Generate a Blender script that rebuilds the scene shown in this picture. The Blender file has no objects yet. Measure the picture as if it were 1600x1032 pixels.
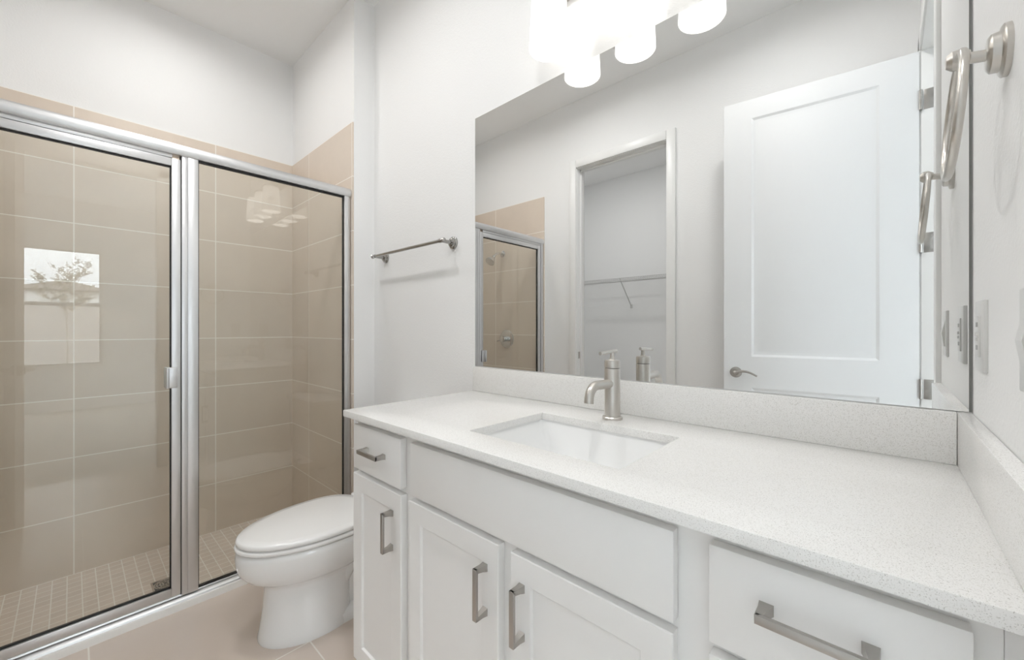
import bpy, bmesh, math, random
from mathutils import Vector, Matrix
C = bpy.context.scene.collection
SC = bpy.context.scene
PI = math.pi

# ------------------------------------------------------------------ camera
cam_d = bpy.data.cameras.new('camera')
cam = bpy.data.objects.new('camera', cam_d)
C.objects.link(cam)
cam.location = (0, 0, 1.177)
cam.rotation_euler = (math.radians(90), 0, math.radians(42.653))
cam_d.sensor_width = 36
cam_d.lens = 634.0 / 1600 * 36
cam_d.shift_y = -2.9 / 1600
cam_d.clip_start = 0.01
SC.camera = cam

# ------------------------------------------------------------------ sky, exposure
SC.view_settings.view_transform = 'Standard'
SC.view_settings.look = 'None'
SC.view_settings.gamma = 1
SC.view_settings.use_curve_mapping = False
SC.view_settings.exposure = 0.88
w = bpy.data.worlds.new('sky')
SC.world = w
w.use_nodes = True
nt = w.node_tree
bg = nt.nodes['Background']
tc = nt.nodes.new('ShaderNodeTexCoord')
sx = nt.nodes.new('ShaderNodeSeparateXYZ')
rp = nt.nodes.new('ShaderNodeValToRGB')
rp.color_ramp.elements[0].position = 0.0
rp.color_ramp.elements[0].color = (0.30, 0.33, 0.36, 1)
rp.color_ramp.elements[1].position = 0.8
rp.color_ramp.elements[1].color = (0.93, 0.97, 1.0, 1)
nt.links.new(tc.outputs['Generated'], sx.inputs[0])
nt.links.new(sx.outputs['Z'], rp.inputs[0])
nt.links.new(rp.outputs[0], bg.inputs[0])
bg.inputs[1].default_value = 10.0
try:
    SC.cycles.max_bounces = 14
    SC.cycles.diffuse_bounces = 8
    SC.cycles.glossy_bounces = 6
    SC.cycles.transparent_max_bounces = 16
    SC.cycles.caustics_refractive = False
    SC.cycles.caustics_reflective = True
    SC.cycles.blur_glossy = 1.0
    SC.cycles.sample_clamp_indirect = 4.0
except Exception:
    pass

# lamp strengths (the lamps themselves are built further down)
SHADE_EMIT = 0.62
BULB_EMIT = 2.2
WATT_SHOWER = 2.3
WATT_FILL = 7.8  # shared by the two ceiling lights added as fill
WATT_CLOSET = 5.6

# ------------------------------------------------------------------ measures (metres, camera at x = y = 0)
XB, YS = -3.058, 1.047          # shower: tiled back wall, tiled wall beside the toilet
W = 1.171                       # mirror wall
XR = 0.123                      # right wall
YO = -0.431                     # wall opposite the mirror
XG = -2.195                     # shower glass
XE = -2.156                     # end of the shower walls
ZC = 3.019                      # ceiling
ZS = -0.085                     # shower floor
TILE_TOP = ZS + 2.4

# ------------------------------------------------------------------ mesh helpers
def bx(bm, x0, x1, y0, y1, z0, z1, bev=0.0, seg=2):
    x0, x1 = min(x0, x1), max(x0, x1); y0, y1 = min(y0, y1), max(y0, y1); z0, z1 = min(z0, z1), max(z0, z1)
    vs = [bm.verts.new(p) for p in ((x0,y0,z0),(x1,y0,z0),(x1,y1,z0),(x0,y1,z0),(x0,y0,z1),(x1,y0,z1),(x1,y1,z1),(x0,y1,z1))]
    fs = [bm.faces.new([vs[i] for i in q]) for q in ((0,3,2,1),(4,5,6,7),(0,1,5,4),(1,2,6,5),(2,3,7,6),(3,0,4,7))]
    if bev > 0:
        es = list({e for f in fs for e in f.edges})
        bmesh.ops.bevel(bm, geom=es, offset=bev, segments=seg, profile=0.5, affect='EDGES')

def loft(bm, rings, close_u=True, cap=(True, True)):
    rows = [[bm.verts.new(p) for p in r] for r in rings]
    n = len(rows[0])
    for a, b in zip(rows[:-1], rows[1:]):
        for i in range(n if close_u else n - 1):
            j = (i + 1) % n
            bm.faces.new((a[i], a[j], b[j], b[i]))
    if cap[0]: bm.faces.new(list(reversed(rows[0])))
    if cap[1]: bm.faces.new(rows[-1])
    return rows

def frame_of(d):
    d = Vector(d).normalized()
    up = Vector((0, 0, 1)) if abs(d.z) < 0.9 else Vector((1, 0, 0))
    a = d.cross(up).normalized()
    return a, a.cross(d).normalized()

def cyl(bm, p0, p1, r0, r1=None, n=24, cap=(True, True)):
    r1 = r0 if r1 is None else r1
    p0, p1 = Vector(p0), Vector(p1)
    a, b = frame_of(p1 - p0)
    ring = lambda p, r: [p + a * (r * math.cos(2*PI*i/n)) + b * (r * math.sin(2*PI*i/n)) for i in range(n)]
    loft(bm, [ring(p0, r0), ring(p1, r1)], cap=cap)

def lathe(bm, prof, org, axis=(0, 0, 1), n=32, cap=(True, True)):
    """prof: (distance along the axis, radius)"""
    org = Vector(org); ax = Vector(axis).normalized()
    a, b = frame_of(ax)
    loft(bm, [[org + ax*h + a*(r*math.cos(2*PI*i/n)) + b*(r*math.sin(2*PI*i/n)) for i in range(n)] for h, r in prof], cap=cap)

def tube(bm, pts, r, n=12, closed=False, radii=None):
    pts = [Vector(p) for p in pts]; m = len(pts)
    rings = []; prev = None
    for i, p in enumerate(pts):
        if closed: d = pts[(i+1) % m] - pts[i-1]
        else: d = pts[min(i+1, m-1)] - pts[max(i-1, 0)]
        d.normalize()
        if prev is None: a, b = frame_of(d)
        else:
            a = (prev - d * prev.dot(d)).normalized(); b = a.cross(d)
            b = d.cross(a)
        prev = a
        b = d.cross(a)
        rr = radii[i] if radii else r
        rings.append([p + a*(rr*math.cos(2*PI*k/n)) + b*(rr*math.sin(2*PI*k/n)) for k in range(n)])
    if closed: rings.append(rings[0])
    loft(bm, rings, cap=(not closed, not closed))
    if closed: bmesh.ops.remove_doubles(bm, verts=bm.verts[:], dist=1e-6)

def rrect(cx, cy, hx, hy, r, z, n=5):
    out = []
    for sxg, syg, a0 in ((1,1,0),(-1,1,PI/2),(-1,-1,PI),(1,-1,3*PI/2)):
        for k in range(n + 1):
            a = a0 + PI/2*k/n
            out.append((cx + sxg*(hx-r) + r*math.cos(a), cy + syg*(hy-r) + r*math.sin(a), z))
    return out

ORG = {}
def place(o, parent, loc):
    ORG[o.name] = Vector(loc)
    if parent is not None:
        o.parent = parent
        o.location = Vector(loc) - ORG[parent.name]
    else:
        o.location = loc

def obj(name, bm, mat, parent=None, smooth=35, loc=None):
    """one mesh object; the mesh is given in world coordinates"""
    if loc is None:
        loc = ORG[parent.name] if parent is not None else Vector((0, 0, 0))
    loc = Vector(loc)
    bmesh.ops.recalc_face_normals(bm, faces=bm.faces[:])
    bmesh.ops.translate(bm, verts=bm.verts[:], vec=-loc)
    me = bpy.data.meshes.new(name)
    bm.to_mesh(me); bm.free()
    me.materials.append(mat)
    if smooth:
        me.polygons.foreach_set('use_smooth', [True] * len(me.polygons))
        me.set_sharp_from_angle(angle=math.radians(smooth))
    o = bpy.data.objects.new(name, me)
    C.objects.link(o)
    place(o, parent, loc)
    return o

def tag(o, label, cat, group=None, kind=None):
    o['label'] = label; o['category'] = cat
    if group: o['group'] = group
    if kind: o['kind'] = kind
    return o

def thing(name, label, cat, loc=(0, 0, 0), group=None):
    o = bpy.data.objects.new(name, None)
    o.empty_display_size = 0.05
    C.objects.link(o)
    place(o, None, loc)
    return tag(o, label, cat, group)

def struct(name, bm, mat, label, cat, smooth=35):
    o = obj(name, bm, mat, None, smooth)
    return tag(o, label, cat, None, 'structure')

def B(*boxes):
    bm = bmesh.new()
    for b in boxes: bx(bm, *b)
    return bm

# ------------------------------------------------------------------ materials
def new_mat(name):
    m = bpy.data.materials.new(name); m.use_nodes = True
    return m, m.node_tree, m.node_tree.nodes['Principled BSDF']

def pmat(name, col, rough=0.5, metal=0.0, bump=0.0, bscale=100.0, spec=0.5, coat=0.0, var=0.0, vscale=5.0, stretch=None):
    m, t, p = new_mat(name)
    p.inputs['Base Color'].default_value = (*col, 1)
    p.inputs['Roughness'].default_value = rough
    p.inputs['Metallic'].default_value = metal
    p.inputs['Specular IOR Level'].default_value = spec
    p.inputs['Coat Weight'].default_value = coat
    p.inputs['Coat Roughness'].default_value = 0.05
    g = t.nodes.new('ShaderNodeNewGeometry')
    src = g.outputs['Position']
    if stretch:
        mp = t.nodes.new('ShaderNodeMapping'); mp.inputs['Scale'].default_value = stretch
        t.links.new(src, mp.inputs['Vector']); src = mp.outputs[0]
    if bump:
        n = t.nodes.new('ShaderNodeTexNoise'); n.inputs['Scale'].default_value = bscale; n.inputs['Detail'].default_value = 3
        b = t.nodes.new('ShaderNodeBump'); b.inputs['Strength'].default_value = bump; b.inputs['Distance'].default_value = 0.002
        t.links.new(src, n.inputs['Vector']); t.links.new(n.outputs['Fac'], b.inputs['Height']); t.links.new(b.outputs[0], p.inputs['Normal'])
    if var:
        n2 = t.nodes.new('ShaderNodeTexNoise'); n2.inputs['Scale'].default_value = vscale; n2.inputs['Detail'].default_value = 4
        mx = t.nodes.new('ShaderNodeMix'); mx.data_type = 'RGBA'
        mx.inputs['A'].default_value = (*[c*(1-var) for c in col], 1); mx.inputs['B'].default_value = (*[min(1, c*(1+var)) for c in col], 1)
        t.links.new(src, n2.inputs['Vector']); t.links.new(n2.outputs['Fac'], mx.inputs['Factor']); t.links.new(mx.outputs['Result'], p.inputs['Base Color'])
    return m

def tile_mat(name, col, grout, axes, rough=0.35, var=0.10, gw=0.0048, vscale=6.0):
    """axes: [(component, origin, pitch)]; grid of grout lines in world space"""
    m, t, p = new_mat(name)
    p.inputs['Roughness'].default_value = rough
    g = t.nodes.new('ShaderNodeNewGeometry')
    s = t.nodes.new('ShaderNodeSeparateXYZ'); t.links.new(g.outputs['Position'], s.inputs[0])
    def M(op, a, b=None):
        n = t.nodes.new('ShaderNodeMath'); n.operation = op
        for i, v in enumerate((a, b)):
            if v is None: continue
            if isinstance(v, (int, float)): n.inputs[i].default_value = v
            else: t.links.new(v, n.inputs[i])
        return n.outputs[0]
    mask = None; ids = []
    for comp, o0, pitch in axes:
        u = M('DIVIDE', M('SUBTRACT', s.outputs[comp], o0), pitch)
        ids.append(M('FLOOR', u))
        d = M('ABSOLUTE', M('SUBTRACT', M('FRACT', u), 0.5))
        k = M('GREATER_THAN', d, 0.5 - gw / 2 / pitch)
        mask = k if mask is None else M('MAXIMUM', mask, k)
    cx = t.nodes.new('ShaderNodeCombineXYZ')
    for i, q in enumerate(ids): t.links.new(q, cx.inputs[i])
    wn = t.nodes.new('ShaderNodeTexWhiteNoise'); t.links.new(cx.outputs[0], wn.inputs['Vector'])
    no = t.nodes.new('ShaderNodeTexNoise'); no.inputs['Scale'].default_value = vscale; no.inputs['Detail'].default_value = 6; no.inputs['Roughness'].default_value = 0.65
    t.links.new(g.outputs['Position'], no.inputs['Vector'])
    f = M('ADD', M('MULTIPLY', wn.outputs['Value'], 0.35), M('MULTIPLY', no.outputs['Fac'], 0.65))
    mx = t.nodes.new('ShaderNodeMix'); mx.data_type = 'RGBA'
    mx.inputs['A'].default_value = (*[c*(1-var) for c in col], 1); mx.inputs['B'].default_value = (*[c*(1+var) for c in col], 1)
    t.links.new(f, mx.inputs['Factor'])
    m2 = t.nodes.new('ShaderNodeMix'); m2.data_type = 'RGBA'
    t.links.new(mask, m2.inputs['Factor']); t.links.new(mx.outputs['Result'], m2.inputs['A']); m2.inputs['B'].default_value = (*grout, 1)
    t.links.new(m2.outputs['Result'], p.inputs['Base Color'])
    b = t.nodes.new('ShaderNodeBump'); b.inputs['Strength'].default_value = 0.4; b.inputs['Distance'].default_value = 0.0015
    t.links.new(M('SUBTRACT', 1.0, mask), b.inputs['Height']); t.links.new(b.outputs[0], p.inputs['Normal'])
    rr = M('ADD', rough, M('MULTIPLY', mask, 0.4)); t.links.new(rr, p.inputs['Roughness'])
    return m

def emit_mat(name, col, strength, base=0.8):
    m, t, p = new_mat(name)
    p.inputs['Base Color'].default_value = (base, base, base, 1)
    p.inputs['Roughness'].default_value = 0.3
    p.inputs['Emission Color'].default_value = (*col, 1)
    p.inputs['Emission Strength'].default_value = strength
    return m

def glass_mat(name, tint, f0=0.06):
    """clear architectural pane: straight-through transmission plus Fresnel reflection, the same for every ray"""
    m = bpy.data.materials.new(name); m.use_nodes = True
    t = m.node_tree; t.nodes.clear()
    out = t.nodes.new('ShaderNodeOutputMaterial')
    tr = t.nodes.new('ShaderNodeBsdfTransparent'); tr.inputs[0].default_value = (*tint, 1)
    gl = t.nodes.new('ShaderNodeBsdfGlossy'); gl.inputs['Roughness'].default_value = 0.0
    lw = t.nodes.new('ShaderNodeLayerWeight'); lw.inputs['Blend'].default_value = 0.5
    pw = t.nodes.new('ShaderNodeMath'); pw.operation = 'POWER'; pw.inputs[1].default_value = 5
    ml = t.nodes.new('ShaderNodeMath'); ml.operation = 'MULTIPLY_ADD'; ml.inputs[1].default_value = 1 - f0; ml.inputs[2].default_value = f0
    mx = t.nodes.new('ShaderNodeMixShader')
    t.links.new(lw.outputs['Facing'], pw.inputs[0]); t.links.new(pw.outputs[0], ml.inputs[0])
    t.links.new(ml.outputs[0], mx.inputs[0]); t.links.new(tr.outputs[0], mx.inputs[1]); t.links.new(gl.outputs[0], mx.inputs[2])
    t.links.new(mx.outputs[0], out.inputs[0])
    return m

def quartz_mat():
    m, t, p = new_mat('white_quartz')
    p.inputs['Roughness'].default_value = 0.22
    g = t.nodes.new('ShaderNodeNewGeometry')
    base = (0.82, 0.815, 0.80, 1)
    prev = None
    for sc_, lo, hi, col in ((520, 0.60, 0.70, (0.66, 0.65, 0.62, 1)), (800, 0.64, 0.70, (0.48, 0.47, 0.45, 1))):
        n = t.nodes.new('ShaderNodeTexNoise'); n.inputs['Scale'].default_value = sc_; n.inputs['Detail'].default_value = 1
        r = t.nodes.new('ShaderNodeMapRange'); r.inputs['From Min'].default_value = lo; r.inputs['From Max'].default_value = hi
        mx = t.nodes.new('ShaderNodeMix'); mx.data_type = 'RGBA'
        t.links.new(g.outputs['Position'], n.inputs['Vector']); t.links.new(n.outputs['Fac'], r.inputs['Value']); t.links.new(r.outputs[0], mx.inputs['Factor'])
        if prev is None: mx.inputs['A'].default_value = base
        else: t.links.new(prev, mx.inputs['A'])
        mx.inputs['B'].default_value = col
        prev = mx.outputs['Result']
    t.links.new(prev, p.inputs['Base Color'])
    return m

M_wall = pmat('white_wall_paint', (0.85, 0.852, 0.85), 0.75, bump=0.35, bscale=140, spec=0.25)
M_ceil = pmat('white_ceiling_paint', (0.88, 0.883, 0.88), 0.85, bump=0.3, bscale=90, spec=0.2)
M_trim = pmat('white_trim_paint', (0.80, 0.80, 0.79), 0.35)
M_door = pmat('white_door_paint', (0.78, 0.785, 0.79), 0.32)
M_cab = pmat('white_cabinet_paint', (0.86, 0.855, 0.845), 0.38)
TC = (0.69, 0.60, 0.51); GC = (0.90, 0.86, 0.80)
M_tile_back = tile_mat('beige_wall_tile', TC, GC, [(1, 0.008, 0.598), (2, ZS, 0.3)])
M_tile_side = tile_mat('beige_side_tile', TC, GC, [(0, -2.763, 0.598), (2, ZS, 0.3)])
M_mosaic = tile_mat('beige_mosaic_tile', (0.73, 0.635, 0.56), (0.92, 0.88, 0.83), [(0, -3.058, 0.0495), (1, -0.015, 0.0495)], rough=0.45, var=0.10, gw=0.004, vscale=14)
M_floor = tile_mat('beige_floor_tile', (0.68, 0.59, 0.52), (0.84, 0.80, 0.74), [(0, -1.59, 0.58), (1, 0.607, 0.565)], rough=0.30, var=0.05, gw=0.005, vscale=4)
M_curb = pmat('white_marble_curb', (0.88, 0.865, 0.835), 0.25, var=0.03, vscale=9)
M_quartz = quartz_mat()
M_porc = pmat('white_porcelain', (0.88, 0.883, 0.88), 0.08, coat=0.4)
M_seat = pmat('white_seat_plastic', (0.88, 0.877, 0.868), 0.16)
M_nickel = pmat('brushed_nickel', (0.60, 0.575, 0.54), 0.28, metal=1.0, bump=0.06, bscale=60, stretch=(6, 6, 0.6))
M_pull = pmat('satin_nickel_pull', (0.46, 0.44, 0.415), 0.30, metal=1.0)
M_bar = pmat('dark_nickel', (0.40, 0.39, 0.375), 0.16, metal=1.0)
M_chrome = pmat('polished_chrome', (0.72, 0.72, 0.72), 0.10, metal=1.0)
M_alu = pmat('satin_aluminium', (0.68, 0.68, 0.685), 0.36, metal=1.0, bump=0.03, bscale=40, stretch=(5, 0.5, 5))
M_gasket = pmat('black_gasket', (0.012, 0.012, 0.012), 0.5)
M_dark = pmat('dark_slot', (0.05, 0.05, 0.05), 0.6)
M_mirror = pmat('mirror_silver', (0.85, 0.855, 0.85), 0.0, metal=1.0)
M_gap_shade = pmat('mirror_gap_shade', (0.22, 0.22, 0.21), 0.4)  # dark grey for the shade in the gap beside the mirror
M_glass = glass_mat('shower_glass', (0.968, 0.982, 0.972))
M_pane = glass_mat('window_glass', (0.97, 0.98, 0.98))
M_opal = emit_mat('opal_shade_glass', (1.0, 0.965, 0.91), SHADE_EMIT)
M_bulb = emit_mat('lit_bulb', (1.0, 0.95, 0.88), BULB_EMIT)
M_lens = emit_mat('lit_downlight_lens', (1.0, 0.96, 0.90), 6.0)
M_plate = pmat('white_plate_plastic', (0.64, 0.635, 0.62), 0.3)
M_wire = pmat('white_coated_wire', (0.62, 0.62, 0.61), 0.35)
M_carpet = pmat('pale_carpet', (0.62, 0.60, 0.57), 0.95, bump=0.6, bscale=300)
M_roof = pmat('brown_shingle_roof', (0.10, 0.09, 0.085), 0.9, var=0.3, vscale=3)
M_stucco = pmat('pale_stucco', (0.62, 0.62, 0.60), 0.9)
M_soil = pmat('dry_soil_and_grass', (0.13, 0.122, 0.115), 1.0, bump=1.0, bscale=6, var=0.8, vscale=9)
M_bark = pmat('pale_bark', (0.33, 0.30, 0.26), 0.9)
M_leaf = pmat('dull_green_leaf', (0.10, 0.11, 0.07), 0.8)
M_vinyl = pmat('white_window_vinyl', (0.72, 0.72, 0.71), 0.4)

# ------------------------------------------------------------------ the setting
T = 0.012
struct('floor_bathroom', B((-2.16, XR+.115, YO-.115, W+.02, -.12, 0)), M_floor, 'beige square floor tiles between vanity and shower curb', 'floor')
struct('floor_shower', B((XB-.01, -2.255, YO, YS+.01, ZS-.06, ZS)), M_mosaic, 'small square beige mosaic tiles inside the shower', 'floor')
struct('floor_closet', B((-3.17, -.55, -2.3, YO-.115, -.12, -.002)), M_carpet, 'closet floor behind the open doorway seen in the mirror', 'floor')
struct('floor_bedroom', B((XR+.115, 4.32, -2.2, 2.4, -.12, -.002)), M_carpet, 'carpeted floor of the room behind the camera', 'floor')
struct('ceiling', B((-3.3, 4.5, -2.5, 2.6, ZC, ZC+.1)), M_ceil, 'plain white ceiling above shower and vanity', 'ceiling')
struct('wall_back', B((XB-.108, XB-.008, -2.3, W+.2, -.2, ZC)), M_wall, 'white painted wall behind the shower, above its tiles', 'wall')
bm = B((XB-.108, XE, YS+.008, W+.13, -.2, ZC))
struct('wall_stub', bm, M_wall, 'short white wall end between shower and toilet nook', 'wall')
struct('wall_mirror', B((XE, XR+.115, W+.003, W+.13, -.12, ZC)), M_wall, 'textured white wall carrying mirror, towel bar and vanity light', 'wall')
DY0, DY1, DH = -.295, .500, 2.452
struct('wall_right', B((XR, XR+.115, -2.2, DY0, -.12, ZC), (XR, XR+.115, DY1, W+.003, -.12, ZC), (XR, XR+.115, DY0, DY1, DH, ZC), (XR+.0, XR+.115, W+.003, 2.4, -.12, ZC)), M_wall, 'white wall at the right end of the vanity, with the doorway', 'wall')
CX0, CX1, CH = -1.843, -1.107, 2.473
struct('wall_opposite', B((XB-.05, CX0-.018, YO-.115, YO-.008, -.2, ZC), (CX1+.018, XR, YO-.115, YO-.008, -.2, ZC), (CX0-.018, CX1+.018, YO-.115, YO-.008, CH+.018, ZC)), M_wall, 'white wall across from the mirror, with the closet doorway', 'wall')
struct('wall_closet_back', B((-3.17, -.45, -2.3, -2.2, -.12, ZC)), M_wall, 'white back wall of the closet behind the wire shelf', 'wall')
struct('wall_closet_side', B((-.55, -.45, -2.3, YO-.115, -.12, ZC)), M_wall, 'white side wall of the closet', 'wall')
WY0, WY1, WZ0, WZ1, WX = -.485, .310, .645, 2.310, 4.2
struct('wall_bedroom_far', B((WX, WX+.12, -2.2, WY0, -.12, ZC), (WX, WX+.12, WY1, 2.4, -.12, ZC), (WX, WX+.12, WY0, WY1, -.12, WZ0), (WX, WX+.12, WY0, WY1, WZ1, ZC)), M_wall, 'white wall around the window mirrored in the shower glass', 'wall')
struct('wall_bedroom_left', B((XR+.115, 1.7, 2.3, 2.4, -.12, ZC), (4.0, 4.32, 2.3, 2.4, -.12, ZC), (1.7, 4.0, 2.3, 2.4, -.12, .40), (1.7, 4.0, 2.3, 2.4, 2.45, ZC)), M_wall, 'white side wall of the room behind the camera', 'wall')
struct('wall_bedroom_right', B((XR+.115, 4.32, -2.3, -2.2, -.12, ZC)), M_wall, 'plain white wall of the room behind the camera', 'wall')
# tiled faces of the shower
struct('wall_tile_back', B((XB-.012, XB, YO, YS, ZS, TILE_TOP)), M_tile_back, 'large beige wall tiles at the back of the shower', 'wall tile')
struct('wall_tile_right', B((XB, XE-.003, YS, YS+.012, ZS, TILE_TOP)), M_tile_side, 'beige wall tiles on the shower end beside the toilet', 'wall tile')
struct('wall_tile_left', B((XB, -2.174, YO-.012, YO, ZS, TILE_TOP)), M_tile_side, 'beige wall tiles carrying shower head and valve, seen in the mirror', 'wall tile')
struct('trim_curb', B((-2.256, -2.160, YO-.002, YS+.002, ZS-.03, .030, .004)), M_curb, 'low white stone curb under the shower glass', 'curb')
# baseboards
struct('baseboard_mirror', B((XE, -1.28, W-.012, W+.003, 0, .13, .003)), M_trim, 'white baseboard behind the toilet', 'baseboard')
struct('baseboard_opposite', B((-2.12, CX0-.075, YO-.008, YO+.006, 0, .13, .003), (CX1+.075, XR, YO-.008, YO+.006, 0, .13, .003)), M_trim, 'white baseboard on the wall across from the mirror', 'baseboard')
# casing of the closet doorway
cw = .062
bm = bmesh.new()
for x0, x1, z0, z1 in ((CX0-cw, CX0, 0, CH+cw), (CX1, CX1+cw, 0, CH+cw), (CX0, CX1, CH, CH+cw)):
    bx(bm, x0, x1, YO-.010, YO+.008, z0, z1, .003)
struct('trim_closet_casing', bm, M_trim, 'white casing around the closet doorway seen in the mirror', 'door casing')
bm = bmesh.new()
for x0, x1, z0, z1 in ((CX0-.018, CX0+.004, 0, CH+.018), (CX1-.004, CX1+.018, 0, CH+.018), (CX0, CX1, CH-.004, CH+.018)):
    bx(bm, x0, x1, YO-.116, YO-.006, z0, z1, .001)
for x0, x1, z0, z1 in ((CX0+.004, CX0+.016, 0, CH-.004), (CX1-.016, CX1-.004, 0, CH-.004), (CX0+.004, CX1-.004, CH-.016, CH-.004)):
    bx(bm, x0, x1, YO-.085, YO-.05, z0, z1, .001)
jamb = struct('trim_closet_jamb', bm, M_trim, 'white jamb lining of the closet doorway', 'door jamb')
obj('strike_plate', B((CX0+.004, CX0+.0055, YO-.048, YO-.022, .93, .985)), M_pull, jamb)
# casing and jamb of the bathroom doorway in the right wall
bm = bmesh.new()
bx(bm, XR-.012, XR+.002, DY1-.005, DY1+.062, 0, DH+.06, .003)
bx(bm, XR-.012, XR+.002, DY0-.062, DY0+.005, 0, DH+.06, .003)
bx(bm, XR-.012, XR+.002, DY0-.062, DY1+.062, DH-.005, DH+.06, .003)
struct('trim_door_casing', bm, M_trim, 'white casing of the doorway at the right end of the mirror', 'door casing')
bm = bmesh.new()
bx(bm, XR-.004, XR+.12, DY1-.012, DY1+.004, 0, DH, .001)
bx(bm, XR-.004, XR+.12, DY0-.004, DY0+.012, 0, DH, .001)
bx(bm, XR-.004, XR+.12, DY0, DY1, DH-.012, DH+.004, .001)
struct('trim_door_jamb', bm, M_trim, 'white jamb lining of the doorway behind the open door', 'door jamb')

# ---- door leaf (local frame: hinge at origin, +X to the free edge, visible face at local y = 0)
def at_local(o, loc, rz):
    o.location = loc; o.rotation_euler = (0, 0, rz)
LW = .797
door = bpy.data.objects.new('door_1', None); C.objects.link(door); ORG[door.name] = Vector((0, 0, 0))
tag(door, 'open white two-panel door with curved lever, seen in the mirror', 'door', None, 'structure')
bm = bmesh.new()
Z0, Z1 = .012, 2.440
S0, S1 = .135, LW-.135
for a, b, c, d in ((0, S0, Z0, Z1), (S1, LW, Z0, Z1), (S0, S1, Z0, .215), (S0, S1, .848, 1.02), (S0, S1, 2.335, Z1)):
    bx(bm, a, b, 0, .035, c, d)
def raised_panel(bm, x0, x1, z0, z1, face, dr):
    """moulded panel: slope in, flat groove, slope out to a raised field"""
    rings = []
    for ins, dep in ((0, 0), (.012, .006), (.022, .007), (.030, .007), (.052, .002)):
        y = face + dr*dep
        rings.append([(x0+ins, y, z0+ins), (x1-ins, y, z0+ins), (x1-ins, y, z1-ins), (x0+ins, y, z1-ins)])
    rows = loft(bm, rings, cap=(False, True))
for za, zb in ((.215, .848), (1.02, 2.335)):
    raised_panel(bm, S0, S1, za, zb, 0.0, 1)
    raised_panel(bm, S0, S1, za, zb, .035, -1)
leaf = obj('door_leaf', bm, M_door, door, 20)
lever_z = .930
for nm, yy, sg in (('lever_handle', 0.0, -1), ('lever_handle', .035, 1)):
    bm = bmesh.new()
    lathe(bm, [(0, .028), (.004, .030), (.009, .027), (.012, .016), (.030, .012), (.042, .011), (.046, .006)], (LW-.06, yy, lever_z), (0, sg, 0))
    pts = []
    for k in range(9):
        u = k/8
        pts.append((LW-.06 - .105*u, yy + sg*(.040 - .004*u), lever_z + .012*math.sin(u*PI*1.1) - .010*u*u))
    tube(bm, pts, .006, 10, radii=[.0085 - .004*(k/8) for k in range(9)])
    obj(nm, bm, M_pull, door)
bm = bmesh.new(); bx(bm, LW-.0005, LW+.001, .006, .029, lever_z-.03, lever_z+.03)
obj('latch_plate', bm, M_pull, door)
for hz in (2.215, 1.565, .90, .25):
    bm = bmesh.new()
    cyl(bm, (-.004, -.006, hz-.045), (-.004, -.006, hz+.045), .006, n=12)
    bx(bm, -.0015, .0005, 0, .032, hz-.045, hz+.045)
    obj('hinge', bm, M_pull, door)
at_local(door, (.112, -.283, 0), math.atan2(.095, -.792))
bm = bmesh.new()
for hz in (2.215, 1.565, .90, .25):
    bx(bm, XR+.004, XR+.040, DY0+.011, DY0+.0135, hz-.045, hz+.045, .001)
obj('hinge_plate', bm, M_pull, bpy.data.objects['trim_door_jamb'])

# ---- windows of the bedroom (the second is added for light)
def window(name, axis, fix, a0, a1, z0, z1, label):
    root = bpy.data.objects.new(name, None); C.objects.link(root); ORG[root.name] = Vector((0, 0, 0))
    tag(root, label, 'window', None, 'structure')
    def bb(bm, p0, p1, q0, q1, zz0, zz1, bev=.003):
        if axis == 'x': bx(bm, fix+p0, fix+p1, q0, q1, zz0, zz1, bev)
        else: bx(bm, q0, q1, fix+p0, fix+p1, zz0, zz1, bev)
    bm = bmesh.new(); f = .030
    for q0, q1, zz0, zz1 in ((a0, a0+f, z0, z1), (a1-f, a1, z0, z1), (a0, a1, z0, z0+f), (a0, a1, z1-f, z1)):
        bb(bm, .03, .10, q0, q1, zz0, zz1)
    obj('frame', bm, M_vinyl, root)
    zm = z0 + (z1-z0)*.525
    bm = bmesh.new(); bb(bm, .04, .085, a0+f, a1-f, zm-.024, zm+.024); obj('meeting_rail', bm, M_vinyl, root)
    for zz0, zz1 in ((z0+f, zm-.02), (zm+.02, z1-f)):
        bm = bmesh.new(); bb(bm, .060, .064, a0+f, a1-f, zz0, zz1, 0); obj('pane', bm, M_pane, root)
    bm = bmesh.new(); bb(bm, -.02, .05, a0-.02, a1+.02, z0-.02, z0, .004); obj('window_sill', bm, M_curb, root)
window('window_1', 'x', WX, WY0, WY1, WZ0, WZ1, 'sash window with a tree outside, mirrored in the shower glass')
window('fill_window', 'y', 2.3, 1.7, 4.0, .40, 2.45, 'unseen wide sash window added in the bedroom side wall to let in more light')  # unseen opening, added to brighten the doorway light

# ------------------------------------------------------------------ shower enclosure
Y0, Y1 = YO + .002, YS - .002
sh = thing('shower_enclosure', 'framed glass shower front with hinged door and fixed panel on the low curb', 'shower screen', (XG, .3, .03))
bm = bmesh.new()                       # header: rounded bar
prof = [(-.026, 1.902), (-.026, 1.936), (-.018, 1.947), (0, 1.951), (.016, 1.947), (.025, 1.936), (.027, 1.922), (.024, 1.908), (.020, 1.902)]
loft(bm, [[(XG+a, y, z) for a, z in prof] for y in (Y0, Y1)])
hd = obj('header', bm, M_alu, sh)
bm = bmesh.new()                       # lower lip of the header over the door
bx(bm, XG-.016, XG+.012, Y0, .284, 1.886, 1.9025, .001)
obj('header_channel', bm, M_alu, sh)
bm = bmesh.new()                       # bottom track
prof = [(-.040, .030), (-.040, .046), (-.020, .052), (.004, .052), (.006, .046), (.018, .043), (.026, .037), (.028, .030)]
loft(bm, [[(XG+a, y, z) for a, z in prof] for y in (Y0, Y1)])
obj('bottom_track', bm, M_alu, sh)
bm = bmesh.new()                       # strike post between door and fixed panel
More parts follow.
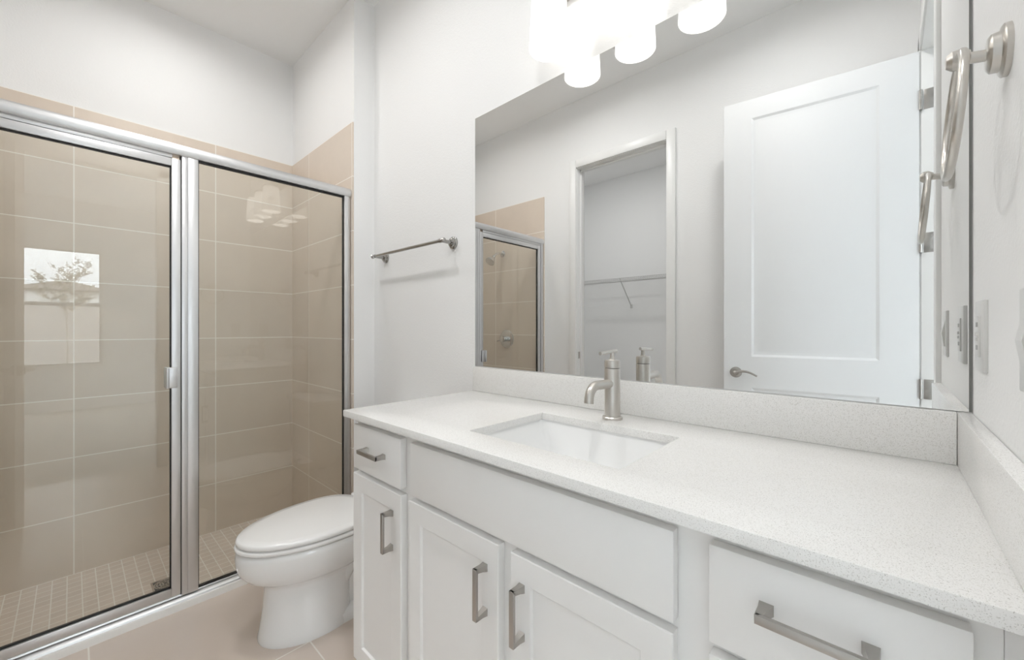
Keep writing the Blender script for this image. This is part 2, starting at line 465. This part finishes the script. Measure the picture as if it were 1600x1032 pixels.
bx(bm, XG-.018, XG+.0165, .314, .333, .050, 1.903, .001)
bx(bm, XG-.018, XG+.0145, .333, .3345, .050, 1.903)
bx(bm, XG-.018, XG+.0185, .3345, .370, .050, 1.903, .001)
obj('post', bm, M_alu, sh)
bm = bmesh.new(); bx(bm, XG-.018, XG+.018, 1.012, Y1, .050, 1.903, .002); bx(bm, XG-.010, XG+.021, 1.026, 1.032, .05, 1.903, .001); obj('wall_jamb', bm, M_alu, sh)
bm = bmesh.new(); bx(bm, XG-.018, XG+.018, Y0, -.395, .050, 1.903, .002); obj('hinge_jamb', bm, M_alu, sh)
bm = bmesh.new(); bx(bm, XG-.003, XG+.003, .366, 1.014, .048, 1.905); fp = obj('fixed_glass', bm, M_glass, sh)
tag_part = lambda o, s: o.__setitem__('label', s)
tag_part(fp, 'clear fixed glass panel beside the toilet')
bm = bmesh.new()
for y0, y1, z0, z1 in ((.370, .374, .052, 1.903), (1.008, 1.012, .052, 1.903), (.370, 1.012, 1.894, 1.9025), (.370, 1.012, .052, .060)):
    bx(bm, XG-.006, XG+.006, y0, y1, z0, z1)
bx(bm, XG-.012, XG+.006, .3105, .3145, .052, 1.902)
bx(bm, XG-.012, XG+.004, Y0, .314, 1.8835, 1.8865)
obj('gasket', bm, M_gasket, sh)
DZ0, DZ1, DA, DB = .058, 1.884, -.390, .311
bm = bmesh.new(); fw = .030
for y0, y1, z0, z1 in ((DA, DA+fw, DZ0, DZ1), (DB-fw, DB, DZ0, DZ1), (DA+fw, DB-fw, DZ0, DZ0+.036), (DA+fw, DB-fw, DZ1-.032, DZ1)):
    bx(bm, XG-.012, XG+.014, y0, y1, z0, z1, .0015)
dr = obj('door', bm, M_alu, sh); tag_part(dr, 'hinged aluminium-framed glass door')
bm = bmesh.new(); bx(bm, XG-.003, XG+.003, DA+fw-.004, DB-fw+.004, DZ0+.032, DZ1-.028); obj('door_glass', bm, M_glass, dr)
bm = bmesh.new()
for y0, y1, z0, z1 in ((DA+fw, DA+fw+.004, DZ0+.036, DZ1-.032), (DB-fw-.004, DB-fw, DZ0+.036, DZ1-.032), (DA+fw, DB-fw, DZ0+.036, DZ0+.041), (DA+fw, DB-fw, DZ1-.037, DZ1-.032)):
    bx(bm, XG-.006, XG+.006, y0, y1, z0, z1)
obj('door_gasket', bm, M_gasket, dr)
bm = bmesh.new()
bx(bm, XG+.012, XG+.022, .272, .300, .930, 1.012, .002)
bx(bm, XG+.012, XG+.034, .262, .270, .928, 1.014, .003); bx(bm, XG+.012, XG+.020, .264, .300, .928, 1.014, .002)
bx(bm, XG-.034, XG-.012, .262, .270, .928, 1.014, .003); bx(bm, XG-.022, XG-.012, .264, .300, .928, 1.014, .002)
obj('door_handle', bm, M_alu, dr)

# shower drain
dn = thing('shower_drain', 'square metal drain grate in the shower mosaic floor', 'drain', (-2.615, .315, ZS))
bm = bmesh.new()
for a, b, c, d in ((-.052, .052, -.052, -.044), (-.052, .052, .044, .052), (-.052, -.044, -.044, .044), (.044, .052, -.044, .044)):
    bx(bm, -2.615+a, -2.615+b, .315+c, .315+d, ZS-.001, ZS+.003)
obj('drain_frame', bm, M_chrome, dn)
bm = bmesh.new(); bx(bm, -2.659, -2.571, .271, .359, ZS-.001, ZS+.0008); obj('drain_well', bm, M_dark, dn)
bm = bmesh.new()
for r in (.010, .022, .034, .043):
    lathe(bm, [(0, r-.003), (.002, r-.003), (.002, r+.003), (0, r+.003)], (-2.615, .315, ZS+.0008), cap=(False, False))
for k in range(8):
    a = k*PI/4
    cyl(bm, (-2.615+.008*math.cos(a), .315+.008*math.sin(a), ZS+.002), (-2.615+.044*math.cos(a), .315+.044*math.sin(a), ZS+.002), .0022, n=6)
obj('drain_grate', bm, M_chrome, dn)

# shower head and valve on the far end wall
hx, hz = -2.668, 1.880
s = thing('showerhead', 'chrome shower head on a short arm, high on the tiled end wall', 'shower head', (hx, YO, hz))
bm = bmesh.new(); lathe(bm, [(0, .030), (.004, .030), (.010, .022), (.014, .011)], (hx, YO, hz), (0, 1, 0)); obj('escutcheon', bm, M_chrome, s)
bm = bmesh.new(); tube(bm, [(hx, YO+.010, hz), (hx, YO+.05, hz), (hx, YO+.085, hz-.012), (hx, YO+.115, hz-.040)], .0105, 14); obj('arm', bm, M_chrome, s)
bm = bmesh.new(); ax = Vector((0, .72, -.70)).normalized(); o_ = Vector((hx, YO+.108, hz-.034))
lathe(bm, [(0, .012), (.012, .016), (.022, .013), (.030, .018), (.055, .034), (.080, .045), (.088, .045), (.090, .041)], o_, ax); obj('spray_head', bm, M_chrome, s)
vx, vz = -2.615, 1.076
s = thing('shower_valve', 'round chrome shower valve plate with knob below the shower head', 'shower valve', (vx, YO, vz))
bm = bmesh.new(); lathe(bm, [(0, .085), (.003, .086), (.008, .080), (.012, .050), (.014, .030)], (vx, YO, vz), (0, 1, 0), n=40); obj('face_plate', bm, M_chrome, s)
bm = bmesh.new(); lathe(bm, [(.012, .027), (.045, .026), (.055, .030), (.070, .028), (.074, .015)], (vx, YO, vz), (0, 1, 0)); obj('valve_knob', bm, M_chrome, s)
bm = bmesh.new(); tube(bm, [(vx, YO+.058, vz), (vx-.03, YO+.060, vz-.012), (vx-.065, YO+.064, vz-.022)], .007, 10); obj('lever', bm, M_chrome, s)

# ------------------------------------------------------------------ toilet
TX = -1.722
def egg(yf, yb, hw, z, n=56, pf=2.0, pb=2.6, split=.62):
    """plan outline: yf front tip, yb back, widest at yf + split*(yb-yf)"""
    ym = yf + split*(yb-yf); out = []
    for i in range(n):
        a = 2*PI*i/n
        c, s_ = math.cos(a), math.sin(a)
        pw = pf if s_ < 0 else pb
        x = hw*math.copysign(abs(c)**(2/pw), c)
        y = (ym-yf if s_ < 0 else yb-ym)*math.copysign(abs(s_)**(2/pw), s_)
        out.append((TX+x, ym+y, z))
    return out
to = thing('toilet', 'white elongated toilet with closed lid between shower and vanity', 'toilet', (TX, .8, 0))
bm = bmesh.new()
rings = [egg(.472, .80, .140, 0), egg(.471, .80, .141, .008), egg(.476, .80, .136, .03), egg(.484, .80, .126, .08), egg(.490, .805, .118, .14), egg(.493, .82, .114, .195),
         egg(.488, .84, .118, .212), egg(.466, .86, .136, .226), egg(.436, .88, .156, .246), egg(.412, .90, .171, .274), egg(.402, .91, .179, .305), egg(.400, .92, .183, .335), egg(.403, .92, .184, .352), egg(.412, .92, .178, .360)]
loft(bm, rings)
# rear body, trapway bulge and foot
rb = [[(TX+sx_*hx_, y, z) for sx_, y in ((-1, .70), (1, .70), (1, 1.02), (-1, 1.02))] for hx_, z in ((.085, 0), (.082, .1), (.085, .2), (.11, .30), (.14, .355))]
loft(bm, rb)
loft(bm, [rrect(TX, .85, .132, .16, .05, 0), rrect(TX, .85, .130, .16, .05, .03), rrect(TX, .85, .115, .15, .05, .042)])
for sg in (-1, 1):
    tube(bm, [(TX+sg*.060, .74, .14), (TX+sg*.070, .80, .24), (TX+sg*.072, .88, .26), (TX+sg*.070, .95, .20), (TX+sg*.066, .97, .10), (TX+sg*.066, .97, .0)], .045, 14)
loft(bm, [rrect(TX, .985, .10, .10, .03, .30), rrect(TX, 1.0, .15, .12, .03, .345), rrect(TX, 1.02, .17, .12, .03, .385)])
obj('bowl', bm, M_porc, to, 50)
bm = bmesh.new()
loft(bm, [egg(.410, .90, .176, .361), egg(.410, .90, .176, .3655), egg(.400, .912, .186, .3670), egg(.398, .913, .188, .370), egg(.398, .913, .188, .377), egg(.401, .91, .185, .3805), egg(.412, .90, .175, .381)])
obj('seat', bm, M_seat, to, 60)
bm = bmesh.new()
lr = [egg(.414, .89, .174, .381), egg(.414, .89, .174, .3858), egg(.404, .90, .185, .3868), egg(.402, .90, .187, .389), egg(.402, .90, .187, .398), egg(.408, .895, .182, .4035)]
for k in range(1, 7):
    f = 1 - k/7
    ym = .66
    lr.append([(TX+(x-TX)*f, ym+(y-ym)*f, .4035+.009*(1-f*f)) for x, y, z in egg(.408, .895, .182, 0)])
loft(bm, lr)
obj('lid', bm, M_seat, to, 60)
bm = bmesh.new()
for sg in (-1, 1):
    bm = bmesh.new(); bx(bm, TX+sg*.075-.02, TX+sg*.075+.02, .895, .93, .36, .40, .006); obj('seat_hinge', bm, M_seat, to)
bm = bmesh.new()
loft(bm, [rrect(TX, 1.062, .185, .088, .03, .385), rrect(TX, 1.060, .205, .096, .03, .46), rrect(TX, 1.058, .215, .100, .03, .70), rrect(TX, 1.058, .215, .100, .03, .715)])
obj('tank', bm, M_porc, to)
bm = bmesh.new()
loft(bm, [rrect(TX, 1.057, .220, .106, .03, .716), rrect(TX, 1.057, .226, .108, .03, .722), rrect(TX, 1.057, .226, .108, .03, .742), rrect(TX, 1.057, .216, .100, .03, .75)])
obj('tank_lid', bm, M_porc, to)
bm = bmesh.new(); lathe(bm, [(0, .014), (.008, .014), (.012, .009)], (TX-.15, .958, .66), (0, -1, 0)); tube(bm, [(TX-.15, .944, .66), (TX-.11, .942, .656), (TX-.075, .944, .648)], .006, 8)
obj('flush_lever', bm, M_chrome, to)

# ------------------------------------------------------------------ vanity
VX0, VX1 = -1.275, XR - .002
FY, FF = .640, .619            # face frame plane, face of doors
van = thing('vanity_cabinet', 'long white vanity cabinet with shaker doors and flat drawer fronts under the counter', 'vanity', (-.6, .9, 0))
bm = bmesh.new()
bx(bm, VX0, .088, FY, FY+.02, .10, .890)
bx(bm, VX0, VX0+.016, FY+.02, W, .0, .890)
bx(bm, .072, .088, FY+.02, W, .0, .890)
bx(bm, VX0+.016, .072, FY+.02, W, .10, .116)
bx(bm, VX0+.016, .072, W-.008, W, .116, .890)
bx(bm, VX0+.016, .072, FY+.07, FY+.085, .0, .10)
obj('body', bm, M_cab, van)
bm = bmesh.new(); bx(bm, .0883, VX1, FY+.0005, FY+.02, .0, .890, .001); obj('filler_strip', bm, M_cab, van)

def slab_front(x0, x1, z0, z1):
    bm = bmesh.new(); bx(bm, x0, x1, FF, FY-.0005, z0, z1, .0025); return bm
def shaker(x0, x1, z0, z1, st=.052):
    bm = bmesh.new()
    rings = []
    y = FF
    o0 = [(x0, z0), (x1, z0), (x1, z1), (x0, z1)]
    def ring(ins, yy): return [(x0+ins, yy, z0+ins), (x1-ins, yy, z0+ins), (x1-ins, yy, z1-ins), (x0+ins, yy, z1-ins)]
    loft(bm, [ring(0, FY-.0005), ring(0, y+.002), ring(.002, y), ring(st-.001, y), ring(st+.0005, y+.001), ring(st+.003, y+.0075)], cap=(True, True))
    return bm
def pull(c, axis, parent, L=.112):
    """bar pull, projecting toward -y; axis 'x' or 'z'"""
    bm = bmesh.new(); cx, cz = c
    def P(t, s_, y): return (cx+t, y, cz+s_) if axis == 'x' else (cx+s_, y, cz+t)
    h = L/2
    def blk(t0, t1, s0, s1, y0, y1, b):
        q0, q1 = P(t0, s0, y0), P(t1, s1, y1)
        bx(bm, q0[0], q1[0], q0[1], q1[1], q0[2], q1[2], b)
    blk(-h, h, -.006, .006, FF-.033, FF-.026, .0012)
    for sg in (-1, 1):
        r0 = [P(sg*h, -.006, FF-.0325), P(sg*h, .006, FF-.0325), P(sg*(h-.009), .006, FF-.0265), P(sg*(h-.009), -.006, FF-.0265)]
        r1 = [P(sg*(h+.000), -.006, FF-.012), P(sg*(h+.000), .006, FF-.012), P(sg*(h-.012), .006, FF-.012), P(sg*(h-.012), -.006, FF-.012)]
        r2 = [P(sg*(h+.001), -.0075, FF+.0005), P(sg*(h+.001), .0075, FF+.0005), P(sg*(h-.016), .0075, FF+.0005), P(sg*(h-.016), -.0075, FF+.0005)]
        loft(bm, [r0, r1, r2])
    return obj('handle', bm, M_pull, parent, 30)
ZT0, ZT1, ZD0, ZD1 = .727, .868, .112, .711
p = obj('drawer', slab_front(-1.268, -.992, ZT0, ZT1), M_cab, van); pull((-1.128, .801), 'x', p)
p = obj('false_front', slab_front(-.944, -.237, ZT0, ZT1), M_cab, van)
p = obj('drawer', slab_front(-.187, .066, ZT0, ZT1), M_cab, van); pull((-.064, .808), 'x', p, .118)
p = obj('drawer', slab_front(-.187, .066, .425, ZD1), M_cab, van); pull((-.064, .58), 'x', p, .118)
p = obj('drawer', slab_front(-.187, .066, ZD0, .410), M_cab, van); pull((-.064, .27), 'x', p, .118)
for x0, x1, hxx in ((-1.270, -.990, -1.037), (-.951, -.611, -.651), (-.575, -.238, -.543)):
    p = obj('door', shaker(x0, x1, ZD0, ZD1), M_cab, van); pull((hxx, .601), 'z', p)

# countertop with a rectangular cutout
CT0, CT1, CY0 = .893, .913, .594
KX0, KX1, KY0, KY1 = -.791, -.367, .695, .997
CL, CR = -1.288, XR - .002
bm = bmesh.new()
xs = [CL, KX0, KX1, CR]; ys = [CY0, KY0, KY1, W]
grid = {}
for zi, z in enumerate((CT0, CT1)):
    for i, x in enumerate(xs):
        for j, y in enumerate(ys): grid[zi, i, j] = bm.verts.new((x, y, z))
for i in range(3):
    for j in range(3):
        if (i, j) == (1, 1): continue
        bm.faces.new([grid[1, i, j], grid[1, i+1, j], grid[1, i+1, j+1], grid[1, i, j+1]])
        bm.faces.new([grid[0, i, j], grid[0, i, j+1], grid[0, i+1, j+1], grid[0, i+1, j]])
def side(a, b): bm.faces.new([grid[0, a[0], a[1]], grid[0, b[0], b[1]], grid[1, b[0], b[1]], grid[1, a[0], a[1]]])
for i in range(3): side((i, 0), (i+1, 0)); side((i+1, 3), (i, 3))
for j in range(3): side((3, j), (3, j+1)); side((0, j+1), (0, j))
side((1, 1), (1, 2)); side((1, 2), (2, 2)); side((2, 2), (2, 1)); side((2, 1), (1, 1))
bmesh.ops.recalc_face_normals(bm, faces=bm.faces[:])
es = [e for e in bm.edges if len(e.link_faces) == 2 and e.calc_face_angle() > 1.0 and max(v.co.z for v in e.verts) > CT1-.001 and min(v.co.z for v in e.verts) > CT1-.001]
bmesh.ops.bevel(bm, geom=es, offset=.0018, segments=2, profile=.5, affect='EDGES')
tag(obj('countertop', bm, M_quartz), 'speckled white quartz vanity counter with a cutout for the sink', 'countertop')
bm = bmesh.new(); bx(bm, CL+.002, CR-.0205, W-.020, W+.002, CT1, 1.0145, .0015); tag(obj('backsplash', bm, M_quartz), 'long low quartz splash strip standing on the counter under the mirror', 'backsplash')
bm = bmesh.new(); bx(bm, CR-.020, CR+.001, CY0+.004, W+.002, CT1, 1.0145, .0015); tag(obj('side_splash', bm, M_quartz), 'short quartz splash strip on the counter against the right wall', 'backsplash')

# undermount sink
sk = thing('sink', 'white rectangular undermount basin set into the quartz counter', 'sink', (-.579, .846, CT0-.14))
cx_, cy_ = (KX0+KX1)/2, (KY0+KY1)/2; hx_, hy_ = (KX1-KX0)/2, (KY1-KY0)/2
bm = bmesh.new()
prof = [(.022, .022, CT0-.001), (.004, .004, CT0-.001), (.003, .003, CT0-.006), (-.012, -.006, CT0-.035), (-.040, -.016, CT0-.085), (-.062, -.026, CT0-.118), (-.085, -.045, CT0-.132), (-.13, -.085, CT0-.138), (-.19, -.13, CT0-.140)]
inner = [rrect(cx_, cy_, hx_+a, hy_+b, .018 if i < 7 else .012, z) for i, (a, b, z) in enumerate(prof)]
outer = [rrect(cx_, cy_, hx_+a+.010, hy_+b+.010, .02, z-.012) for a, b, z in prof[3:]]
rows = loft(bm, [rrect(cx_, cy_, hx_+.022, hy_+.022, .02, CT0-.010)] + inner, cap=(False, True))
r2 = loft(bm, [rrect(cx_, cy_, hx_+.022, hy_+.022, .02, CT0-.010)] + outer, cap=(False, True))
bmesh.ops.remove_doubles(bm, verts=bm.verts[:], dist=1e-5)
obj('basin', bm, M_porc, sk, 40)
bm = bmesh.new(); lathe(bm, [(0, .022), (.003, .021), (.004, .014), (.002, .012)], (cx_, cy_, CT0-.1395)); obj('drain', bm, M_nickel, sk)

# faucet
fx, fy = -.585, 1.066
fa = thing('faucet', 'brushed nickel single-hole faucet with curved spout and thin lever behind the sink', 'faucet', (fx, fy, CT1))
bm = bmesh.new(); lathe(bm, [(0, .0285), (.006, .0285), (.009, .026), (.010, .022)], (fx, fy, CT1), n=40); obj('base_ring', bm, M_nickel, fa)
bm = bmesh.new(); lathe(bm, [(.008, .0225), (.146, .0225), (.1475, .0215)], (fx, fy, CT1), n=40); obj('body', bm, M_nickel, fa)
bm = bmesh.new(); lathe(bm, [(.147, .0205), (.1495, .0205)], (fx, fy, CT1), n=40); obj('seam', bm, M_dark, fa)
bm = bmesh.new()
pts = [(fx, fy-.015, CT1+.104), (fx, fy-.09, CT1+.106)]
for k in range(1, 9):
    a = k/8*PI/2*.92
    pts.append((fx, fy-.09-.036*math.sin(a), CT1+.070+.036*math.cos(a)))
pts.append((fx, fy-.1272, CT1+.062))
tube(bm, pts, .0128, 20); obj('spout', bm, M_nickel, fa, 50)
bm = bmesh.new()
lathe(bm, [(.1492, .0225), (.168, .0225), (.1715, .0205), (.1725, .010), (.177, .007), (.190, .006), (.196, .006)], (fx, fy, CT1), n=40)
cyl(bm, (fx, fy-.068, CT1+.193), (fx, fy+.022, CT1+.197), .0050, n=18)
obj('handle', bm, M_nickel, fa, 40)

# ------------------------------------------------------------------ mirror
mi = thing('mirror', 'large frameless wall mirror above the vanity counter', 'mirror', (-.58, W, 1.015))
bm = bmesh.new(); bx(bm, -1.290, XR-.0055, W-.003, W+.001, 1.0155, 2.072); obj('mirror_glass', bm, M_mirror, mi, 0)
bm = bmesh.new(); bx(bm, -1.2915, XR-.001, W+.001, W+.003, 1.0155, 2.0735); obj('gap_shade_sheet', bm, M_gap_shade, mi, 0)  # slightly larger dark sheet; its rim paints the shaded gap at the wall

# ------------------------------------------------------------------ vanity light
LX, LY, LB = (-.818, -.612, -.402), 1.068, 2.097
vl = thing('vanity_light', 'three-lamp bath light with lit white glass shades above the mirror', 'light fixture', (-.616, W, 2.36))
bm = bmesh.new(); bx(bm, -.616-.29, -.616+.29, W-.022, W+.003, 2.315, 2.425, .006); obj('back_plate', bm, M_nickel, vl)
for x in LX:
    bm = bmesh.new(); tube(bm, [(x, W-.020, 2.365), (x, W-.06, 2.368), (x, LY+.02, 2.366), (x, LY+.004, 2.352), (x, LY, 2.33), (x, LY, 2.305)], .008, 12)
    lathe(bm, [(0, .010), (0, .030), (.022, .030), (.028, .012)], (x, LY, 2.288)); obj('arm', bm, M_nickel, vl)
    bm = bmesh.new()
    lathe(bm, [(LB+.002, .0620), (LB, .0640), (LB+.002, .0655), (LB+.10, .0605), (LB+.185, .0560), (2.289, .052), (2.290, .028), (2.286, .026), (2.284, .048), (LB+.18, .0525), (LB+.10, .057), (LB+.004, .0618)], (x, LY, 0), n=40, cap=(False, False))
    obj('shade', bm, M_opal, vl, 60)
    bm = bmesh.new()
    lathe(bm, [(2.288, .013), (2.262, .014), (2.245, .018), (2.22, .027), (2.195, .030), (2.175, .026), (2.165, .016), (2.162, .006)], (x, LY, 0), n=20); obj('bulb', bm, M_bulb, vl, 60)

# recessed downlights (each with its own lamp; toilet and vanity ones are added fill)
def downlight(x, y, watt, label, r=.065, spread=180):
    d = thing('recessed_downlight', label, 'ceiling light', (x, y, ZC), 'recessed downlights')
    bm = bmesh.new(); lathe(bm, [(0, r+.028), (-.004, r+.026), (-.006, r+.004), (-.003, r)], (x, y, ZC), n=40, cap=(False, False)); obj('trim_ring', bm, M_trim, d)
    bm = bmesh.new(); lathe(bm, [(-.001, r+.001), (-.003, r)], (x, y, ZC), n=40); obj('lens', bm, M_lens, d)
    l = bpy.data.lights.new('downlight_lamp', 'AREA'); l.shape = 'DISK'; l.size = 2*r; l.energy = watt; l.color = (1, 1, 1); l.spread = math.radians(spread)
    lo = bpy.data.objects.new('downlight_lamp', l); C.objects.link(lo); lo.parent = d; lo.location = (0, 0, -.008)
    return d
downlight(-2.48, .34, WATT_SHOWER, 'round recessed light in the ceiling over the shower', r=.085, spread=166)
downlight(-1.55, .32, WATT_FILL*.5, 'unseen round recessed fill light added in the ceiling in front of the toilet', r=.085, spread=166)  # unseen lamp, added to even out the room light
downlight(-.40, .34, WATT_FILL*.5, 'unseen round recessed fill light added in the ceiling over the vanity front', r=.085, spread=166)  # second added fill lamp, out of view
downlight(-2.05, -1.08, WATT_CLOSET, 'round recessed light in the closet ceiling')

# ------------------------------------------------------------------ towel bar (mirror wall, left of the mirror)
tb = thing('towel_bar', 'brushed nickel towel bar on the wall left of the mirror', 'towel bar', (-1.73, W, 1.563))
by = W - .068
for x in (-2.022, -1.440):
    bm = bmesh.new()
    lathe(bm, [(-.003, .028), (.004, .028), (.007, .025), (.008, .021), (.014, .020), (.017, .016), (.019, .009), (.060, .0075), (.064, .0075)], (x, W, 1.563), (0, -1, 0))
    sg = -1 if x < -1.7 else 1
    lathe(bm, [(-.012, .0095), (.010, .0095), (.013, .008), (.016, .011), (.021, .010), (.024, .004)], (x, by, 1.563), (sg, 0, 0), n=20)
    obj('post', bm, M_bar, tb)
bm = bmesh.new(); cyl(bm, (-2.018, by, 1.563), (-1.444, by, 1.563), .0078, n=20); obj('bar', bm, M_bar, tb)

# ------------------------------------------------------------------ towel ring (right wall)
tr = thing('towel_ring', 'brushed nickel towel ring on the right wall near the mirror edge', 'towel ring', (XR, .862, 1.555))
bm = bmesh.new(); lathe(bm, [(-.001, .034), (.006, .034), (.008, .031), (.009, .026), (.017, .025), (.020, .021), (.021, .009)], (XR, .862, 1.556), (-1, 0, 0), n=40); obj('rosette', bm, M_nickel, tr)
bm = bmesh.new(); cyl(bm, (XR-.018, .862, 1.556), (.076, .862, 1.562), .0075, n=20); lathe(bm, [(-.012, .0085), (-.004, .0135), (.006, .0135), (.012, .0085), (.013, .002)], (.076, .862, 1.562), (-1, 0, 0), n=24); obj('post', bm, M_nickel, tr)
bm = bmesh.new(); R_ = .083; pts = []
for k in range(48):
    a = 2*PI*k/48
    s_ = (1 - math.cos(a))*.5
    pts.append((.078 - .012*s_, .862 + R_*math.sin(a), 1.560 - R_ + R_*math.cos(a) + .004))
tube(bm, pts, .0052, 12, closed=True); obj('ring', bm, M_nickel, tr, 60)

# ------------------------------------------------------------------ outlet and switch (right wall)
oy0, oy1, oz0, oz1 = 1.012, 1.092, 1.103, 1.224
ou = thing('outlet_plate', 'white wall outlet plate on the right wall next to the mirror edge', 'outlet', (XR, 1.05, 1.16))
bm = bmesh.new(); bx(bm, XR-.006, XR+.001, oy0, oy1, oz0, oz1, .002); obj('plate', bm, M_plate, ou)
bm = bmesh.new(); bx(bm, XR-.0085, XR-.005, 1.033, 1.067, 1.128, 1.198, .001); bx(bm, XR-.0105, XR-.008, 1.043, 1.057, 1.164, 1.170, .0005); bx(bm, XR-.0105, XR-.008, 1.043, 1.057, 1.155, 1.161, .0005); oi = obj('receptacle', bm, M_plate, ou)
for z in (1.144, 1.183):
    for d in (-.006, .006):
        bm = bmesh.new(); bx(bm, XR-.0088, XR-.0082, 1.05+d-.001, 1.05+d+.001, z-.004, z+.004); obj('slot', bm, M_dark, oi)
sw = thing('light_switch', 'white rocker switch plate on the right wall beside the doorway', 'light switch', (XR, .728, 1.16))
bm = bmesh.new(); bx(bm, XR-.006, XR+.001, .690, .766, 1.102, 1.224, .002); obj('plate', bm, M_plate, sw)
bm = bmesh.new()
loft(bm, [[(XR-.006, .712, 1.128), (XR-.006, .745, 1.128), (XR-.006, .745, 1.198), (XR-.006, .712, 1.198)], [(XR-.014, .712, 1.129), (XR-.014, .745, 1.129), (XR-.0085, .745, 1.160), (XR-.0085, .712, 1.160)]], cap=(True, True)) if False else None
for (za, xa), (zb, xb) in (((1.128, .0075), (1.163, .0125)), ((1.163, .0125), (1.198, .0060))):
    loft(bm, [[(XR-.005, y, za), (XR-xa, y, za), (XR-xb, y, zb), (XR-.005, y, zb)] for y in (.712, .745)])
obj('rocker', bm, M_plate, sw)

# ------------------------------------------------------------------ wire shelf in the closet
ws = thing('wire_shelf', 'white wire closet shelf with slanted brace, seen in the mirror through the doorway', 'shelf', (-2.2, -2.2, 1.73))
SX0, SX1, SF, SB = -3.05, -.56, -1.905, -2.195
bm = bmesh.new()
for y, z, r in ((SF, 1.748, .0035), (SF, 1.716, .0035), (SB, 1.748, .0035), ((SF+SB)/2, 1.745, .003)):
    cyl(bm, (SX0, y, z), (SX1, y, z), r, n=8)
obj('rail', bm, M_wire, ws)
bm = bmesh.new()
n = int((SX1-SX0)/.0254)
for k in range(n+1):
    x = SX0 + (SX1-SX0)*k/n
    tube(bm, [(x, SB, 1.751), (x, SF, 1.751), (x, SF+.001, 1.716)], .0018, 5)
cw_ = obj('cross_wire', bm, M_wire, ws); cw_['kind'] = 'stuff'
for x in (-2.24, -1.62):
    bm = bmesh.new(); tube(bm, [(x, SF, 1.752), (x+.004, SB+.004, 1.445)], .0055, 8); bx(bm, x-.010, x+.018, -2.2, -2.192, 1.415, 1.46, .002); obj('brace', bm, M_wire, ws)

# ------------------------------------------------------------------ outdoors
random.seed(7)
def ground_z(x, y):
    u = max(0.0, (x - 5.0)/63.0)
    return -.20 + 4.15*u**1.05 + .03*math.sin(x*1.7+y*2.1) + .02*math.sin(x*4.3-y*3.7)
bm = bmesh.new()
nx, ny = 80, 50
gx = lambda i: 4.40 + 76*(i/nx)**2.0
vv = [[bm.verts.new((gx(i), (-1 + 2*j/ny)*(3 + gx(i)*.6), ground_z(gx(i), j*1.3) + random.uniform(-.02, .02))) for j in range(ny+1)] for i in range(nx+1)]
for i in range(nx):
    for j in range(ny): bm.faces.new((vv[i][j], vv[i+1][j], vv[i+1][j+1], vv[i][j+1]))
struct('ground', bm, M_soil, 'rough rising yard outside the window', 'ground')
hs = thing('house', 'low pale house with a hip roof beyond the tree outside the window', 'house', (70, -.6, 4.0))
hy = -.6
bm = bmesh.new(); bx(bm, 68.3, 77, hy-4.1, hy+4.1, 3.2, 5.75); obj('wall', bm, M_stucco, hs)
bm = bmesh.new(); loft(bm, [[(67.8, hy-4.6, 5.66), (77.5, hy-4.6, 5.66), (77.5, hy+4.6, 5.66), (67.8, hy+4.6, 5.66)], [(67.8, hy-4.6, 5.80), (77.5, hy-4.6, 5.80), (77.5, hy+4.6, 5.80), (67.8, hy+4.6, 5.80)], [(71.8, hy-.2, 7.2), (73.5, hy-.2, 7.2), (73.5, hy+.2, 7.2), (71.8, hy+.2, 7.2)]]); obj('roof', bm, M_roof, hs, 20)
for y in (hy-2.4, hy+.3, hy+2.6):
    bm = bmesh.new(); bx(bm, 68.22, 68.31, y-.5, y+.5, 4.3, 5.3); obj('window', bm, M_vinyl, hs)
tx, ty = 12.0, -.07
tg = ground_z(tx, ty)
tree = thing('tree', 'young sparse tree in the yard outside the window', 'tree', (tx, ty, tg-.03))
bm = bmesh.new(); leaves = []
def branch(p, d, L, r, lev):
    pts = [Vector(p)]; dd = Vector(d).normalized(); rad = [r]
    for k in range(4):
        dd = (dd + Vector((random.uniform(-.2, .2)*min(1, lev+.12), random.uniform(-.2, .2)*min(1, lev+.12), random.uniform(-.05, .15)))).normalized()
        pts.append(pts[-1] + dd*L/4); rad.append(r*(1 - .16*(k+1)))
    tube(bm, pts, r, 6, radii=[max(.005, q) for q in rad])
    if lev >= 3:
        leaves.extend(pts[1:])
        return
    nb = (10, 6, 5)[lev]
    for k in range(nb):
        f = (.52 + .48*(k+.5)/nb) if lev == 0 else (.25 + .75*(k+.5)/nb)
        i = min(3, int(f*4)); q = pts[i].lerp(pts[i+1], f*4 - i)
        a = random.uniform(0, 2*PI) + k*2.4
        s_ = Vector((math.cos(a), math.sin(a), random.uniform(.15, .9))).normalized()
        branch(q, (dd*.3 + s_), L*(random.uniform(.28, .40) if lev == 0 else random.uniform(.34, .5)), r*.5, lev+1)
branch((tx, ty, tg-.06), (0, 0, 1), 2.15, .024, 0)
obj('trunk', bm, M_bark, tree, 60)
bm = bmesh.new()
for q in leaves:
    if random.random() < .3: continue
    for _ in range(2):
        c = q + Vector((random.uniform(-.03, .03), random.uniform(-.03, .03), random.uniform(-.03, .03)))
        a, b = frame_of(Vector((random.uniform(-1, 1), random.uniform(-1, 1), random.uniform(-1, 1))))
        s_ = random.uniform(.010, .018)
        vs = [bm.verts.new(c + a*s_*1.6), bm.verts.new(c + b*s_), bm.verts.new(c - a*s_*1.6), bm.verts.new(c - b*s_)]
        bm.faces.new(vs)
fo = obj('foliage', bm, M_leaf, tree, 0)
